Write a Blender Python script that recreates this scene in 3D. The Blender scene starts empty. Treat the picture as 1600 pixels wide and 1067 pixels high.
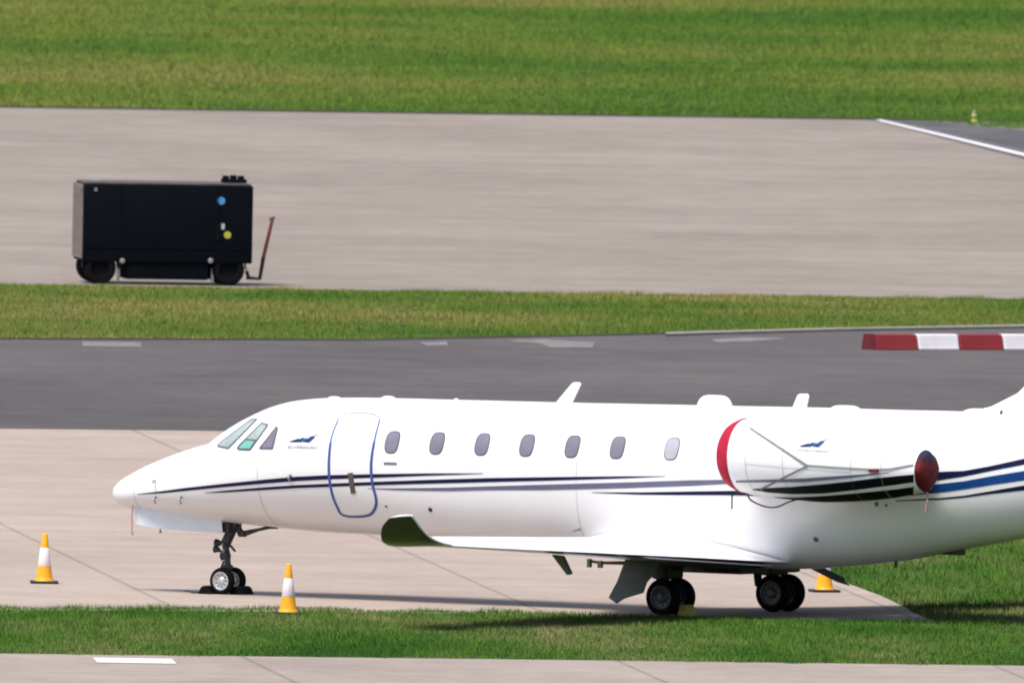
import bpy, bmesh, math, random
import numpy as np
from mathutils import Vector, Matrix
random.seed(7); rng = np.random.default_rng(7)
S = bpy.context.scene; COL = S.collection
R = math.radians

# ------------------------------------------------------------------ camera
F = 88000.0; D0 = 800.0; H0 = 28.0; W, H = 1600.0, 1067.0
pitch = math.atan2(H0, D0) - 421.5 / F
cam = bpy.data.cameras.new('camera'); camo = bpy.data.objects.new('camera', cam); COL.objects.link(camo)
CM = Matrix.Translation((0, -D0, H0)) @ Matrix.Rotation(math.pi/2 - pitch, 4, 'X') @ Matrix.Rotation(R(1.0), 4, 'Z')
camo.matrix_world = CM
cam.sensor_width = 36; cam.lens = F / W * 36; cam.clip_start = 50; cam.clip_end = 20000
cam.dof.use_dof = True; cam.dof.focus_distance = 800; cam.dof.aperture_fstop = 11
S.camera = camo
# ------------------------------------------------------------------ light
SUN_EL = R(64); SUN_DIR = Vector((-0.66, -0.75, 0)).normalized()
world = bpy.data.worlds.new('World'); S.world = world; world.use_nodes = True
wn = world.node_tree; bg = wn.nodes['Background']
sky = wn.nodes.new('ShaderNodeTexSky'); sky.sky_type = 'NISHITA'; sky.sun_disc = False
sky.sun_elevation = SUN_EL; sky.sun_rotation = math.atan2(SUN_DIR.x, SUN_DIR.y)
sky.dust_density = 2.5; sky.ozone_density = 0.6
wn.links.new(sky.outputs[0], bg.inputs[0]); bg.inputs[1].default_value = 0.115
sun = bpy.data.lights.new('sun', 'SUN'); suno = bpy.data.objects.new('sun', sun); COL.objects.link(suno)
sun.energy = 3.2; sun.angle = R(24); sun.color = (1.0, 0.94, 0.88)
sv = Vector((SUN_DIR.x*math.cos(SUN_EL), SUN_DIR.y*math.cos(SUN_EL), math.sin(SUN_EL)))
suno.rotation_euler = (-sv).to_track_quat('-Z', 'Y').to_euler()
S.view_settings.view_transform = 'Standard'; S.view_settings.look = 'None'
S.view_settings.exposure = 0.62; S.view_settings.gamma = 1
S.render.engine = 'CYCLES'; S.cycles.filter_width = 2.0

# ------------------------------------------------------------------ measuring rays (photo pixel -> place)
CI = CM.inverted()
def ray(u, v):
    d = CM.to_3x3() @ Vector(((u - W/2)/F, -(v - H/2)/F, -1.0))
    return CM.translation.copy(), d
def ground(u, v, z=0.0):
    c, d = ray(u, v); t = (z - c.z)/d.z
    return c + d*t
def project(P):
    q = CI @ Vector(P); return (W/2 + F*q.x/(-q.z), H/2 - F*q.y/(-q.z))

# ------------------------------------------------------------------ object helpers
def tag(o, label=None, cat=None, group=None, kind=None):
    if label: o['label'] = label
    if cat: o['category'] = cat
    if group: o['group'] = group
    if kind: o['kind'] = kind
    return o
def empty(name, loc, rz=0):
    o = bpy.data.objects.new(name, None); COL.objects.link(o); o.location = loc
    o.rotation_euler = (0, 0, rz); o.empty_display_size = .3; return o
def mesh_obj(name, verts, faces, mats, parent=None, smooth=False, fmat=None):
    me = bpy.data.meshes.new(name)
    me.from_pydata([tuple(v) for v in verts], [], [tuple(f) for f in faces])
    if not isinstance(mats, (list, tuple)): mats = [mats]
    for m in mats: me.materials.append(m)
    if fmat is not None:
        me.polygons.foreach_set('material_index', fmat)
    if smooth: me.polygons.foreach_set('use_smooth', [True]*len(me.polygons))
    me.update(); me.validate()
    o = bpy.data.objects.new(name, me); COL.objects.link(o)
    if parent: o.parent = parent
    return o
class MB:
    """collects shapes for one mesh"""
    def __init__(s): s.v = []; s.f = []; s.m = []
    def add(s, v, f, m=0):
        b = len(s.v); s.v += [tuple(x) for x in v]
        s.f += [tuple(i+b for i in q) for q in f]; s.m += [m]*len(f)
    def box(s, c, size, rot=None, m=0, bev=0.0):
        bm = bmesh.new(); bmesh.ops.create_cube(bm, size=1)
        for v in bm.verts: v.co = Vector((v.co.x*size[0], v.co.y*size[1], v.co.z*size[2]))
        if bev: bmesh.ops.bevel(bm, geom=bm.edges[:], offset=bev, segments=2, affect='EDGES', profile=.6)
        M = Matrix.Translation(c) @ (rot.to_4x4() if rot else Matrix())
        bm.verts.ensure_lookup_table()
        s.add([M @ v.co for v in bm.verts], [[v.index for v in f.verts] for f in bm.faces], m); bm.free()
    def tube(s, pts, r, seg=10, m=0, flat=1.0):
        pts = [Vector(p) for p in pts]
        rs = r if isinstance(r, (list, tuple)) else [r]*len(pts)
        up = Vector((0, 0, 1)); vs = []; fs = []
        for i, p in enumerate(pts):
            t = (pts[min(i+1, len(pts)-1)] - pts[max(i-1, 0)]).normalized()
            a = t.cross(up)
            if a.length < .05: a = t.cross(Vector((1, 0, 0)))
            a.normalize(); b = t.cross(a).normalized()
            for k in range(seg):
                th = 2*math.pi*k/seg; vs.append(p + (a*math.cos(th)*flat + b*math.sin(th))*rs[i])
        for i in range(len(pts)-1):
            for k in range(seg):
                k2 = (k+1) % seg; fs.append((i*seg+k, i*seg+k2, (i+1)*seg+k2, (i+1)*seg+k))
        fs.append(tuple(range(seg))[::-1]); fs.append(tuple((len(pts)-1)*seg+k for k in range(seg)))
        s.add(vs, fs, m)
    def lathe(s, prof, center, axis, seg=40, m=0, mfun=None):
        axis = Vector(axis).normalized(); a = axis.orthogonal().normalized(); b = axis.cross(a); c = Vector(center)
        vs = []; base = len(s.v)
        for (h, r) in prof:
            for k in range(seg):
                th = 2*math.pi*k/seg; vs.append(c + axis*h + (a*math.cos(th)+b*math.sin(th))*r)
        fs = []; ms = []
        for i in range(len(prof)-1):
            for k in range(seg):
                k2 = (k+1) % seg; fs.append((i*seg+k, i*seg+k2, (i+1)*seg+k2, (i+1)*seg+k)); ms.append(mfun(i) if mfun else m)
        s.v += [tuple(v) for v in vs]; s.f += [tuple(i+base for i in f) for f in fs]; s.m += ms
    def prism(s, poly, off, m=0):
        off = Vector(off); n = len(poly); P = [Vector(p) for p in poly]
        s.add(P + [p+off for p in P], [tuple(range(n))[::-1], tuple(range(n, 2*n))] + [(i, (i+1) % n, n+(i+1) % n, n+i) for i in range(n)], m)
    def build(s, name, mats, parent=None, smooth=False, auto=None, bevel=None):
        o = mesh_obj(name, s.v, s.f, mats, parent, smooth or auto is not None, s.m)
        bm = bmesh.new(); bm.from_mesh(o.data); bmesh.ops.recalc_face_normals(bm, faces=bm.faces[:])
        if auto is not None:
            for e in bm.edges:
                if len(e.link_faces) == 2 and e.calc_face_angle(0) > R(auto): e.smooth = False
        bm.to_mesh(o.data); bm.free()
        if bevel:
            b = o.modifiers.new('bevel', 'BEVEL'); b.width = bevel; b.segments = 2; b.limit_method = 'ANGLE'
        return o

# ------------------------------------------------------------------ materials
def nodes(name):
    m = bpy.data.materials.new(name); m.use_nodes = True; nt = m.node_tree
    return m, nt, nt.nodes['Principled BSDF']
def mat(name, col, rough=.5, metal=0, var=.12, scale=6, coat=0, spec=None, stretch=None):
    m, nt, p = nodes(name)
    tc = nt.nodes.new('ShaderNodeTexCoord'); nz = nt.nodes.new('ShaderNodeTexNoise')
    nz.inputs['Scale'].default_value = scale; nz.inputs['Detail'].default_value = 5
    nt.links.new(tc.outputs['Object'], nz.inputs['Vector'])
    rp = nt.nodes.new('ShaderNodeValToRGB')
    rp.color_ramp.elements[0].position = .3; rp.color_ramp.elements[1].position = .7
    rp.color_ramp.elements[0].color = [c*(1-var) for c in col] + [1]
    rp.color_ramp.elements[1].color = [min(1, c*(1+var*.6)) for c in col] + [1]
    nt.links.new(nz.outputs['Fac'], rp.inputs[0]); nt.links.new(rp.outputs[0], p.inputs['Base Color'])
    p.inputs['Roughness'].default_value = rough; p.inputs['Metallic'].default_value = metal
    p.inputs['Coat Weight'].default_value = coat; p.inputs['Coat Roughness'].default_value = .08
    if spec is not None: p.inputs['Specular IOR Level'].default_value = spec
    return m
WHITE = mat('white_paint', (.78, .78, .80), .32, var=.03, scale=1.5, coat=.25)
NAVY = mat('navy_paint', (.003, .005, .040), .45, var=.1, spec=.2)
BLACKS = mat('midnight_paint', (.0015, .002, .005), .6, var=.1, spec=.12)
BLUE = mat('blue_paint', (.004, .045, .19), .4, var=.1, spec=.25)
GREYS = mat('silver_stripe_paint', (.11, .11, .18), .5, var=.1)
GLASS = mat('cabin_glass', (.10, .09, .13), .12, var=.25, scale=3)
SHADE = mat('window_blind', (.165, .155, .205), .35, var=.12, scale=4)
SHADEL = mat('drawn_blind', (.36, .35, .40), .35, var=.08, scale=4)
WSCREEN = mat('windscreen_glass', (.30, .37, .36), .15, var=.25, scale=4)
TEAL = mat('teal_sun_blind', (.15, .42, .35), .4, var=.1, scale=4)
SEAM = mat('panel_seam', (.07, .07, .10), .6)
DARKM = mat('dark_gear_metal', (.045, .043, .045), .45, metal=.5, var=.4, scale=20)
STEEL = mat('gear_steel', (.30, .29, .30), .35, metal=.8, var=.3, scale=25)
RIM = mat('wheel_rim_metal', (.62, .62, .63), .3, metal=.6, var=.2, scale=25)
RIMD = mat('shaded_wheel_metal', (.10, .10, .12), .45, metal=.3, var=.2, scale=25)  # rim colour darkened for the shadow of the wing
RUBBER = mat('tyre_rubber', (.005, .005, .006), .9, var=.4, scale=15, spec=.12)
GREYD = mat('gear_door_paint', (.16, .18, .19), .45, var=.1, scale=4)
WLET = mat('winglet_grass_reflection', (.045, .058, .030), .25, metal=.15, var=.3, scale=6, coat=.3)  # grass reflected in the outer face is put into this olive colour
RED = mat('red_cover_cloth', (.37, .0006, .026), .85, var=.15, scale=8)
REDD = mat('dark_red_cover_cloth', (.125, .003, .005), .85, var=.3, scale=9)
NAVYC = mat('navy_cover_cloth', (.012, .008, .04), .8, var=.3)
STRAP = mat('grey_strap_webbing', (.20, .19, .21), .8, var=.15, scale=20)
ROPE = mat('dark_rope', (.035, .033, .04), .9, var=.3, scale=30)
PINK = mat('streamer_cloth', (.40, .23, .20), .8, var=.2, scale=20)
DOORW = mat('nose_gear_door_paint', (.70, .75, .82), .35, var=.05)
BROWN = mat('handle_recess', (.10, .07, .06), .6, var=.3, scale=20)
ORANGE = mat('cone_orange', (.86, .37, .003), .5, var=.08, scale=8)
CWHITE = mat('cone_white_band', (.82, .72, .72), .5, var=.06, scale=8)
CBASE = mat('cone_base_rubber', (.02, .018, .022), .8)
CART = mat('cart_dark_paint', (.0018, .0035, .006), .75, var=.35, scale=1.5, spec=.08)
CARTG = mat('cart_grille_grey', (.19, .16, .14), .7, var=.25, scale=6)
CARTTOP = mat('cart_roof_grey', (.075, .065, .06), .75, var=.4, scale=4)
CARTT = mat('cart_trim_grey', (.22, .21, .22), .5, var=.2, scale=12)
SIGNB = mat('blue_sticker', (.06, .28, .60), .5, var=.1)
SIGNY = mat('yellow_sticker', (.42, .40, .06), .5, var=.1)
SIGNW = mat('pale_sticker', (.40, .46, .46), .5, var=.1)
TOWRED = mat('tow_bar_red', (.22, .05, .05), .6, var=.2, scale=8)
BARR = mat('barrier_red', (.23, .014, .018), .6, var=.14, scale=5)
BARW = mat('barrier_white', (.72, .69, .70), .6, var=.08, scale=5)
CHOCKY = mat('chock_yellow', (.42, .36, .10), .8, var=.2, scale=12)
LINEW = mat('white_line_paint', (.66, .65, .66), .8, var=.25, scale=9)
LINEO = mat('worn_line_paint', (.165, .15, .15), .85, var=.4, scale=5)

def ground_mat(name, c1, c2, c3, sc=1.0, joints=None, rough=.9, band=None):
    m, nt, p = nodes(name); N = nt.nodes.new; L = nt.links.new
    geo = N('ShaderNodeNewGeometry')
    mp = N('ShaderNodeMapping'); mp.inputs['Scale'].default_value = (1, .45, 1); L(geo.outputs['Position'], mp.inputs['Vector'])
    n1 = N('ShaderNodeTexNoise'); n1.inputs['Scale'].default_value = .16*sc; n1.inputs['Detail'].default_value = 6; n1.inputs['Roughness'].default_value = .55
    n2 = N('ShaderNodeTexNoise'); n2.inputs['Scale'].default_value = 1.4*sc; n2.inputs['Detail'].default_value = 8; n2.inputs['Roughness'].default_value = .65
    n3 = N('ShaderNodeTexNoise'); n3.inputs['Scale'].default_value = 38*sc; n3.inputs['Detail'].default_value = 3
    L(mp.outputs[0], n1.inputs['Vector']); L(mp.outputs[0], n2.inputs['Vector']); L(geo.outputs['Position'], n3.inputs['Vector'])
    r1 = N('ShaderNodeValToRGB'); e = r1.color_ramp.elements; e[0].position = .3; e[1].position = .7
    e[0].color = c1+(1,); e[1].color = c3+(1,); mid = r1.color_ramp.elements.new(.5); mid.color = c2+(1,)
    ad = N('ShaderNodeMath'); ad.operation = 'MULTIPLY_ADD'; ad.inputs[1].default_value = .55
    mu = N('ShaderNodeMath'); mu.operation = 'MULTIPLY'; mu.inputs[1].default_value = .45
    L(n2.outputs['Fac'], mu.inputs[0]); L(n1.outputs['Fac'], ad.inputs[0]); L(mu.outputs[0], ad.inputs[2])
    L(ad.outputs[0], r1.inputs[0])
    mx = N('ShaderNodeMixRGB'); mx.blend_type = 'MULTIPLY'; mx.inputs[0].default_value = 1
    r3 = N('ShaderNodeValToRGB'); e = r3.color_ramp.elements; e[0].position = .32; e[1].position = .68
    e[0].color = (.80, .80, .80, 1); e[1].color = (1.12, 1.12, 1.12, 1)
    L(n3.outputs['Fac'], r3.inputs[0]); L(r1.outputs[0], mx.inputs[1]); L(r3.outputs[0], mx.inputs[2])
    # long faint streaks and scuffs dragged along the paving, and small dark spots
    ms = N('ShaderNodeMapping'); ms.inputs['Scale'].default_value = (.16, .42, 1); L(geo.outputs['Position'], ms.inputs['Vector'])
    n4 = N('ShaderNodeTexNoise'); n4.inputs['Scale'].default_value = 1.0; n4.inputs['Detail'].default_value = 5; n4.inputs['Roughness'].default_value = .7; L(ms.outputs[0], n4.inputs['Vector'])
    r4 = N('ShaderNodeValToRGB'); e = r4.color_ramp.elements; e[0].position = .34; e[1].position = .66
    e[0].color = (.90, .895, .90, 1); e[1].color = (1.07, 1.07, 1.06, 1); L(n4.outputs['Fac'], r4.inputs[0])
    m4 = N('ShaderNodeMixRGB'); m4.blend_type = 'MULTIPLY'; m4.inputs[0].default_value = 1; L(mx.outputs[0], m4.inputs[1]); L(r4.outputs[0], m4.inputs[2])
    n5 = N('ShaderNodeTexNoise'); n5.inputs['Scale'].default_value = .9; n5.inputs['Detail'].default_value = 2; L(geo.outputs['Position'], n5.inputs['Vector'])
    r5 = N('ShaderNodeValToRGB'); e = r5.color_ramp.elements; e[0].position = .70; e[1].position = .78
    e[0].color = (1, 1, 1, 1); e[1].color = (.82, .80, .80, 1); L(n5.outputs['Fac'], r5.inputs[0])
    m5 = N('ShaderNodeMixRGB'); m5.blend_type = 'MULTIPLY'; m5.inputs[0].default_value = 1; L(m4.outputs[0], m5.inputs[1]); L(r5.outputs[0], m5.inputs[2])
    out = m5.outputs[0]
    if joints:
        # long joints between poured concrete bays: origin, unit normal, spacing, half width
        (ox, oy), (nx, ny), sp, hw = joints
        sep = N('ShaderNodeSeparateXYZ'); L(geo.outputs['Position'], sep.inputs[0])
        a = N('ShaderNodeMath'); a.operation = 'MULTIPLY'; a.inputs[1].default_value = nx; L(sep.outputs[0], a.inputs[0])
        b = N('ShaderNodeMath'); b.operation = 'MULTIPLY_ADD'; b.inputs[1].default_value = ny; L(sep.outputs[1], b.inputs[0]); L(a.outputs[0], b.inputs[2])
        c = N('ShaderNodeMath'); c.operation = 'SUBTRACT'; c.inputs[1].default_value = ox*nx+oy*ny - sp*0.5 - sp*200; L(b.outputs[0], c.inputs[0])
        d = N('ShaderNodeMath'); d.operation = 'MODULO'; d.inputs[1].default_value = sp; L(c.outputs[0], d.inputs[0])
        e2 = N('ShaderNodeMath'); e2.operation = 'SUBTRACT'; e2.inputs[1].default_value = sp*.5; L(d.outputs[0], e2.inputs[0])
        f2 = N('ShaderNodeMath'); f2.operation = 'ABSOLUTE'; L(e2.outputs[0], f2.inputs[0])
        g = N('ShaderNodeMapRange'); g.inputs[1].default_value = hw*.5; g.inputs[2].default_value = hw*1.5; g.inputs[3].default_value = .72; g.inputs[4].default_value = 1.0
        L(f2.outputs[0], g.inputs[0])
        m2 = N('ShaderNodeMixRGB'); m2.blend_type = 'MULTIPLY'; m2.inputs[0].default_value = 1
        L(out, m2.inputs[1]); L(g.outputs[0], m2.inputs[2]); out = m2.outputs[0]
    if band:
        # tracks worn along the taxiway by wheels: darker lane by world Y
        y0, y1, k = band
        sep = N('ShaderNodeSeparateXYZ'); L(geo.outputs['Position'], sep.inputs[0])
        g = N('ShaderNodeMapRange'); g.interpolation_type = 'SMOOTHSTEP'
        g.inputs[1].default_value = y0; g.inputs[2].default_value = y1; g.inputs[3].default_value = k; g.inputs[4].default_value = 1.0
        L(sep.outputs[1], g.inputs[0])
        m2 = N('ShaderNodeMixRGB'); m2.blend_type = 'MULTIPLY'; m2.inputs[0].default_value = 1
        L(out, m2.inputs[1]); L(g.outputs[0], m2.inputs[2]); out = m2.outputs[0]
    L(out, p.inputs['Base Color']); p.inputs['Roughness'].default_value = rough
    p.inputs['Specular IOR Level'].default_value = .15
    return m
jA = ground(0, 818); jB = ground(270, 948); jC = ground(700, 891)
jd = (jB - jA); jd.z = 0; jd.normalize(); jn = Vector((-jd.y, jd.x, 0))
jsp = abs((jC - jA).dot(jn))
jE = ground(430, 1051)
APRON = ground_mat('apron_concrete', (.300, .243, .204), (.343, .283, .240), (.388, .325, .280), 1.0, joints=((jA.x, jA.y), (jn.x, jn.y), jsp, .035))
APRONF = ground_mat('far_apron_concrete', (.190, .160, .138), (.238, .203, .177), (.285, .246, .217), .9)
ASPH = ground_mat('taxiway_asphalt', (.072, .064, .065), (.094, .085, .084), (.118, .107, .103), 1.0, band=(83, 112, .84))
ASPHD = ground_mat('dark_asphalt', (.045, .044, .048), (.085, .082, .086), (.15, .142, .142), 1.2)
NEARC = ground_mat('near_concrete', (.24, .195, .172), (.30, .250, .222), (.36, .302, .27), 1.3, joints=((jE.x, jE.y), (jn.x, jn.y), jsp, .04))
KERB = ground_mat('kerb_concrete', (.16, .145, .125), (.23, .21, .185), (.31, .285, .25), 3)

def grass_mat(name, cols, lo=.3, hi=.7, sx=.35, sy=.11, seed=0.0, fine=.22):
    m, nt, p = nodes(name); N = nt.nodes.new; L = nt.links.new
    geo = N('ShaderNodeNewGeometry')
    mp = N('ShaderNodeMapping'); mp.inputs['Scale'].default_value = (sx, sy, .0); mp.inputs['Location'].default_value = (seed, seed*1.7, 0)
    L(geo.outputs['Position'], mp.inputs['Vector'])
    n1 = N('ShaderNodeTexNoise'); n1.inputs['Scale'].default_value = 1.0; n1.inputs['Detail'].default_value = 6; n1.inputs['Roughness'].default_value = .6
    L(mp.outputs[0], n1.inputs['Vector'])
    n2 = N('ShaderNodeTexNoise'); n2.inputs['Scale'].default_value = 7; n2.inputs['Detail'].default_value = 4
    L(geo.outputs['Position'], n2.inputs['Vector'])
    r = N('ShaderNodeValToRGB'); r.color_ramp.elements[0].position = lo; r.color_ramp.elements[1].position = hi
    r.color_ramp.elements[0].color = cols[0]+(1,); r.color_ramp.elements[1].color = cols[-1]+(1,)
    for i, c in enumerate(cols[1:-1]):
        e = r.color_ramp.elements.new(lo + (hi-lo)*(i+1)/(len(cols)-1)); e.color = c+(1,)
    ad = N('ShaderNodeMath'); ad.operation = 'MULTIPLY_ADD'; ad.inputs[1].default_value = fine
    mu = N('ShaderNodeMath'); mu.operation = 'MULTIPLY'; mu.inputs[1].default_value = 1-fine
    L(n1.outputs['Fac'], mu.inputs[0]); L(n2.outputs['Fac'], ad.inputs[0]); L(mu.outputs[0], ad.inputs[2])
    L(ad.outputs[0], r.inputs[0])
    at_ = N('ShaderNodeAttribute'); at_.attribute_name = 'shade'
    mx = N('ShaderNodeMixRGB'); mx.blend_type = 'MULTIPLY'; mx.inputs[0].default_value = 1
    gs = N('ShaderNodeMapRange'); gs.inputs[3].default_value = 1.10; gs.inputs[4].default_value = 1.44
    L(at_.outputs['Fac'], gs.inputs[0]); L(r.outputs[0], mx.inputs[1]); L(gs.outputs[0], mx.inputs[2])
    L(mx.outputs[0], p.inputs['Base Color']); p.inputs['Roughness'].default_value = .8
    vm = N('ShaderNodeMix'); vm.data_type = 'VECTOR'; vm.inputs[0].default_value = .78; vm.inputs[5].default_value = (0, 0, 1); L(geo.outputs['Normal'], vm.inputs[4])
    vn = N('ShaderNodeVectorMath'); vn.operation = 'NORMALIZE'; L(vm.outputs[1], vn.inputs[0]); L(vn.outputs[0], p.inputs['Normal'])
    p.inputs['Specular IOR Level'].default_value = .1
    return m
GA = ((.040, .085, .010), (.070, .120, .016), (.125, .155, .034), (.175, .165, .055))
G_NEAR = grass_mat('near_grass_blades', ((.022, .078, .006), (.042, .118, .009), (.085, .138, .026), (.165, .165, .065)), .38, .64, .30, .10, 3.1, .15)
G_MID = grass_mat('verge_grass_blades', ((.045, .118, .012), (.090, .145, .018), (.150, .168, .036), (.215, .185, .056)), .37, .62, .12, .11, 8.3, .14)
G_FAR = grass_mat('field_grass_blades', ((.050, .122, .013), (.082, .148, .018), (.122, .166, .026), (.165, .176, .042)), .39, .61, .05, .050, 5.2, .10)
SOIL = ground_mat('grassy_ground', (.030, .050, .010), (.055, .080, .018), (.085, .095, .03), 1.0)

# ------------------------------------------------------------------ the ground and its paving
def sheet(name, pts, z, m, kind='structure', smooth=False):
    o = mesh_obj(name, [(p[0], p[1], z) for p in pts], [tuple(range(len(pts)))], m)
    if o.data.polygons[0].normal.z < 0: o.data.flip_normals()
    return tag(o, kind=kind)
def line_pts(pix, ext=60):
    g = [ground(u, v) for u, v in pix]
    a = g[0] + (g[0]-g[1]).normalized()*ext; b = g[-1] + (g[-1]-g[-2]).normalized()*ext
    return [a] + g + [b]
sheet('ground', [(-6000, -1500), (6000, -1500), (6000, 9000), (-6000, 9000)], 0, SOIL)
L_far_top = line_pts([(0, 168), (600, 177), (1340, 187)])
L_far_bot = line_pts([(0, 445), (560, 454), (1600, 468)])
L_tax_top = line_pts([(0, 530), (560, 532), (860, 526), (1100, 521), (1600, 513)])
L_tax_bot = line_pts([(0, 670), (300, 673), (1600, 690)])
L_apr_bot = [ground(u, v) for u, v in [(0, 953), (500, 956), (1000, 963), (1470, 972)]]
L_apr_bot = [L_apr_bot[0] + Vector((-60, 0.5, 0))] + L_apr_bot
L_near_top = line_pts([(0, 1021), (800, 1030), (1600, 1040)])
sheet('far_apron', [p for p in L_far_top] + [p for p in L_far_bot[::-1]], .004, APRONF)
sheet('taxiway', L_tax_top + L_tax_bot[::-1], .008, ASPH)
# apron: right side ends in a diagonal edge against the grass beyond the tail
apr_r = [ground(u, v) for u, v in [(1442, 964), (1412, 948), (1380, 932), (1326, 912), (1292, 897), (1262, 880), (1180, 840), (1100, 690)]]
tb = [p for p in L_tax_bot if p.x < apr_r[-1].x] + [apr_r[-1] + Vector((0, 3, 0))]
sheet('apron', [p + Vector((0, 2, 0)) for p in tb] + apr_r[::-1] + L_apr_bot[::-1], .004, APRON)
sheet('near_taxiway', L_near_top + [(90, -130), (-90, -130)], .004, NEARC)
# runway strip crossing the far right corner
rw = [ground(u, v) for u, v in [(1340, 186.5), (1460, 191), (1545, 199), (1640, 208), (1900, 225)]]
rw2 = [ground(u, v) for u, v in [(1900, 300), (1600, 249), (1364, 189)]]
sheet('far_runway', rw + rw2, .008, ASPHD)
# kerb stones along the verge on the right
kp = [ground(u, v) for u, v in [(1040, 526.5), (1100, 524.5), (1300, 519), (1600, 514), (2200, 503)]]
kq = [ground(u, v) for u, v in [(2200, 500), (1600, 511.5), (1300, 516.5), (1100, 521.5), (1040, 523.5)]]
k = MB(); P = kp + kq; n = len(P)
k.add([(p.x, p.y, .0) for p in P] + [(p.x, p.y, .05) for p in P], [tuple(range(n, 2*n))] + [(i, (i+1) % n, n+(i+1) % n, n+i) for i in range(n)])
tag(k.build('kerb', KERB), kind='structure')

EDGE = ground_mat('turf_edge_soil_shade', (.022, .022, .012), (.04, .038, .02), (.07, .06, .035), 3)  # dark soil strip with the shade line of the turf edge painted in
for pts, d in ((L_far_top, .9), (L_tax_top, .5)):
    sheet('soil_shade_edge', [p + Vector((0, d, 0)) for p in pts] + [p - Vector((0, .35, 0)) for p in pts[::-1]], .016, EDGE)
def marking(name, pix, m, z=.012):
    P = [ground(u, v) for u, v in pix]; o = sheet(name, P, z, m); return o
marking('white_line', [(145, 1028), (268, 1030), (276, 1037.5), (152, 1035.5)], LINEW)
marking('taxiway_dash', [(128, 534.5), (220, 535.5), (221, 543), (129, 542)], LINEO)
marking('worn_marking', [(655, 536), (698, 534), (700, 540), (668, 541)], LINEO)
marking('worn_marking', [(790, 533), (850, 531), (930, 536), (925, 544), (860, 544), (845, 538)], LINEO)
marking('worn_marking', [(1110, 531), (1160, 528), (1235, 529), (1180, 534), (1120, 536)], LINEO)
a0, a1 = (1366, 188), (1640, 252)
marking('runway_edge_line', [(1366, 188.5), (1378, 188.5), (1640, 250), (1640, 254.5)], LINEW, .014)
marking('runway_edge_line', [(1386, 188.5), (1389, 188.3), (1640, 245.5), (1640, 247)], LINEO, .014)

# grass: thousands of blades nobody could count
def tri_area_sample(poly, n):
    poly = np.array([(p[0], p[1]) for p in poly]); lo = poly.min(0); hi = poly.max(0); out = []
    tot = 0
    while tot < n:
        q = rng.uniform(lo, hi, (n, 2)); ins = np.zeros(n, bool); j = len(poly)-1
        for i in range(len(poly)):
            a, b = poly[i], poly[j]
            c = ((a[1] > q[:, 1]) != (b[1] > q[:, 1])) & (q[:, 0] < (b[0]-a[0])*(q[:, 1]-a[1])/(b[1]-a[1]+1e-12)+a[0])
            ins ^= c; j = i
        q = q[ins]; out.append(q); tot += len(q)
    return np.concatenate(out)[:n]
def parea(poly):
    s = 0
    for i in range(len(poly)):
        a, b = poly[i-1], poly[i]; s += a[0]*b[1]-b[0]*a[1]
    return abs(s)/2
def grass(name, poly, dens, h, w, m, zf=None, label='', patch=.8):
    q = []
    for i in range(len(poly)):      # ragged turf edge instead of a ruled line
        a, b = Vector(poly[i-1]), Vector(poly[i]); k = max(1, int((b-a).length/.35)) if (b-a).length < 90 else 1
        for j in range(k): w_ = a+(b-a)*(j/k); q.append((w_.x, w_.y+random.gauss(0, patch*.3)))
    poly = q
    n = int(parea(poly)*dens); c = tri_area_sample(poly, n)
    # patchiness in height from a few summed waves
    x, y = c[:, 0], c[:, 1]
    hh = 1 + .35*np.sin(x*1.7+np.sin(y*.8)*2)*np.sin(y*.9+x*.6) + .3*np.sin(x*4.1+y*2.3)*np.sin(y*3.1-x*1.3)
    hh = h*np.clip(hh, .35, 1.8)*rng.uniform(.5, 1.25, n)
    ang = rng.uniform(0, 2*np.pi, n); ww = w*rng.uniform(.6, 1.3, n)
    dx, dy = np.cos(ang)*ww/2, np.sin(ang)*ww/2
    la = rng.uniform(0, 2*np.pi, n); ll = hh*rng.uniform(.1, .7, n)
    V = np.zeros((n, 3, 3)); V[:, 0] = np.stack([x-dx, y-dy, np.zeros(n)-.0], 1); V[:, 1] = np.stack([x+dx, y+dy, np.zeros(n)], 1)
    V[:, 2] = np.stack([x+np.cos(la)*ll, y+np.sin(la)*ll, hh], 1)
    me = bpy.data.meshes.new(name); me.vertices.add(n*3); me.vertices.foreach_set('co', V.reshape(-1).astype(np.float32))
    me.loops.add(n*3); me.loops.foreach_set('vertex_index', np.arange(n*3, dtype=np.int32))
    me.polygons.add(n); me.polygons.foreach_set('loop_start', np.arange(0, n*3, 3, dtype=np.int32))
    me.polygons.foreach_set('loop_total', np.full(n, 3, dtype=np.int32))
    at_ = me.attributes.new('shade', 'FLOAT', 'POINT'); at_.data.foreach_set('value', np.repeat(rng.uniform(0, 1, n), 3).astype(np.float32))
    me.materials.append(m); me.update(); me.validate()
    o = bpy.data.objects.new(name, me); COL.objects.link(o)
    tag(o, label, 'grass', kind='stuff'); return o
def clipx(pix_top, pix_bot, u0=-260, u1=1860):
    return [ground(u, v) for u, v in pix_top] + [ground(u, v) for u, v in pix_bot[::-1]]
near_poly = clipx([(-260, 947), (0, 949.5), (430, 949.5), (620, 953), (1000, 962.5), (1470, 972), (1900, 975)], [(-260, 1018), (0, 1021), (800, 1030), (1600, 1040), (1900, 1043)])
grass('grass', near_poly, 560, .062, .010, G_NEAR, label='lush green grass verge in front of the jet and the beige concrete')
right_poly = [ground(u, v) for u, v in [(1470, 973), (1442, 964.5), (1412, 948.5), (1380, 932), (1326, 912.5), (1292, 897), (1262, 880), (1230, 865), (1230, 800), (1900, 800), (1900, 974)]]
grass('grass', right_poly, 300, .075, .012, G_NEAR, label='rough green grass patch under the tail of the jet at the right')
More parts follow.
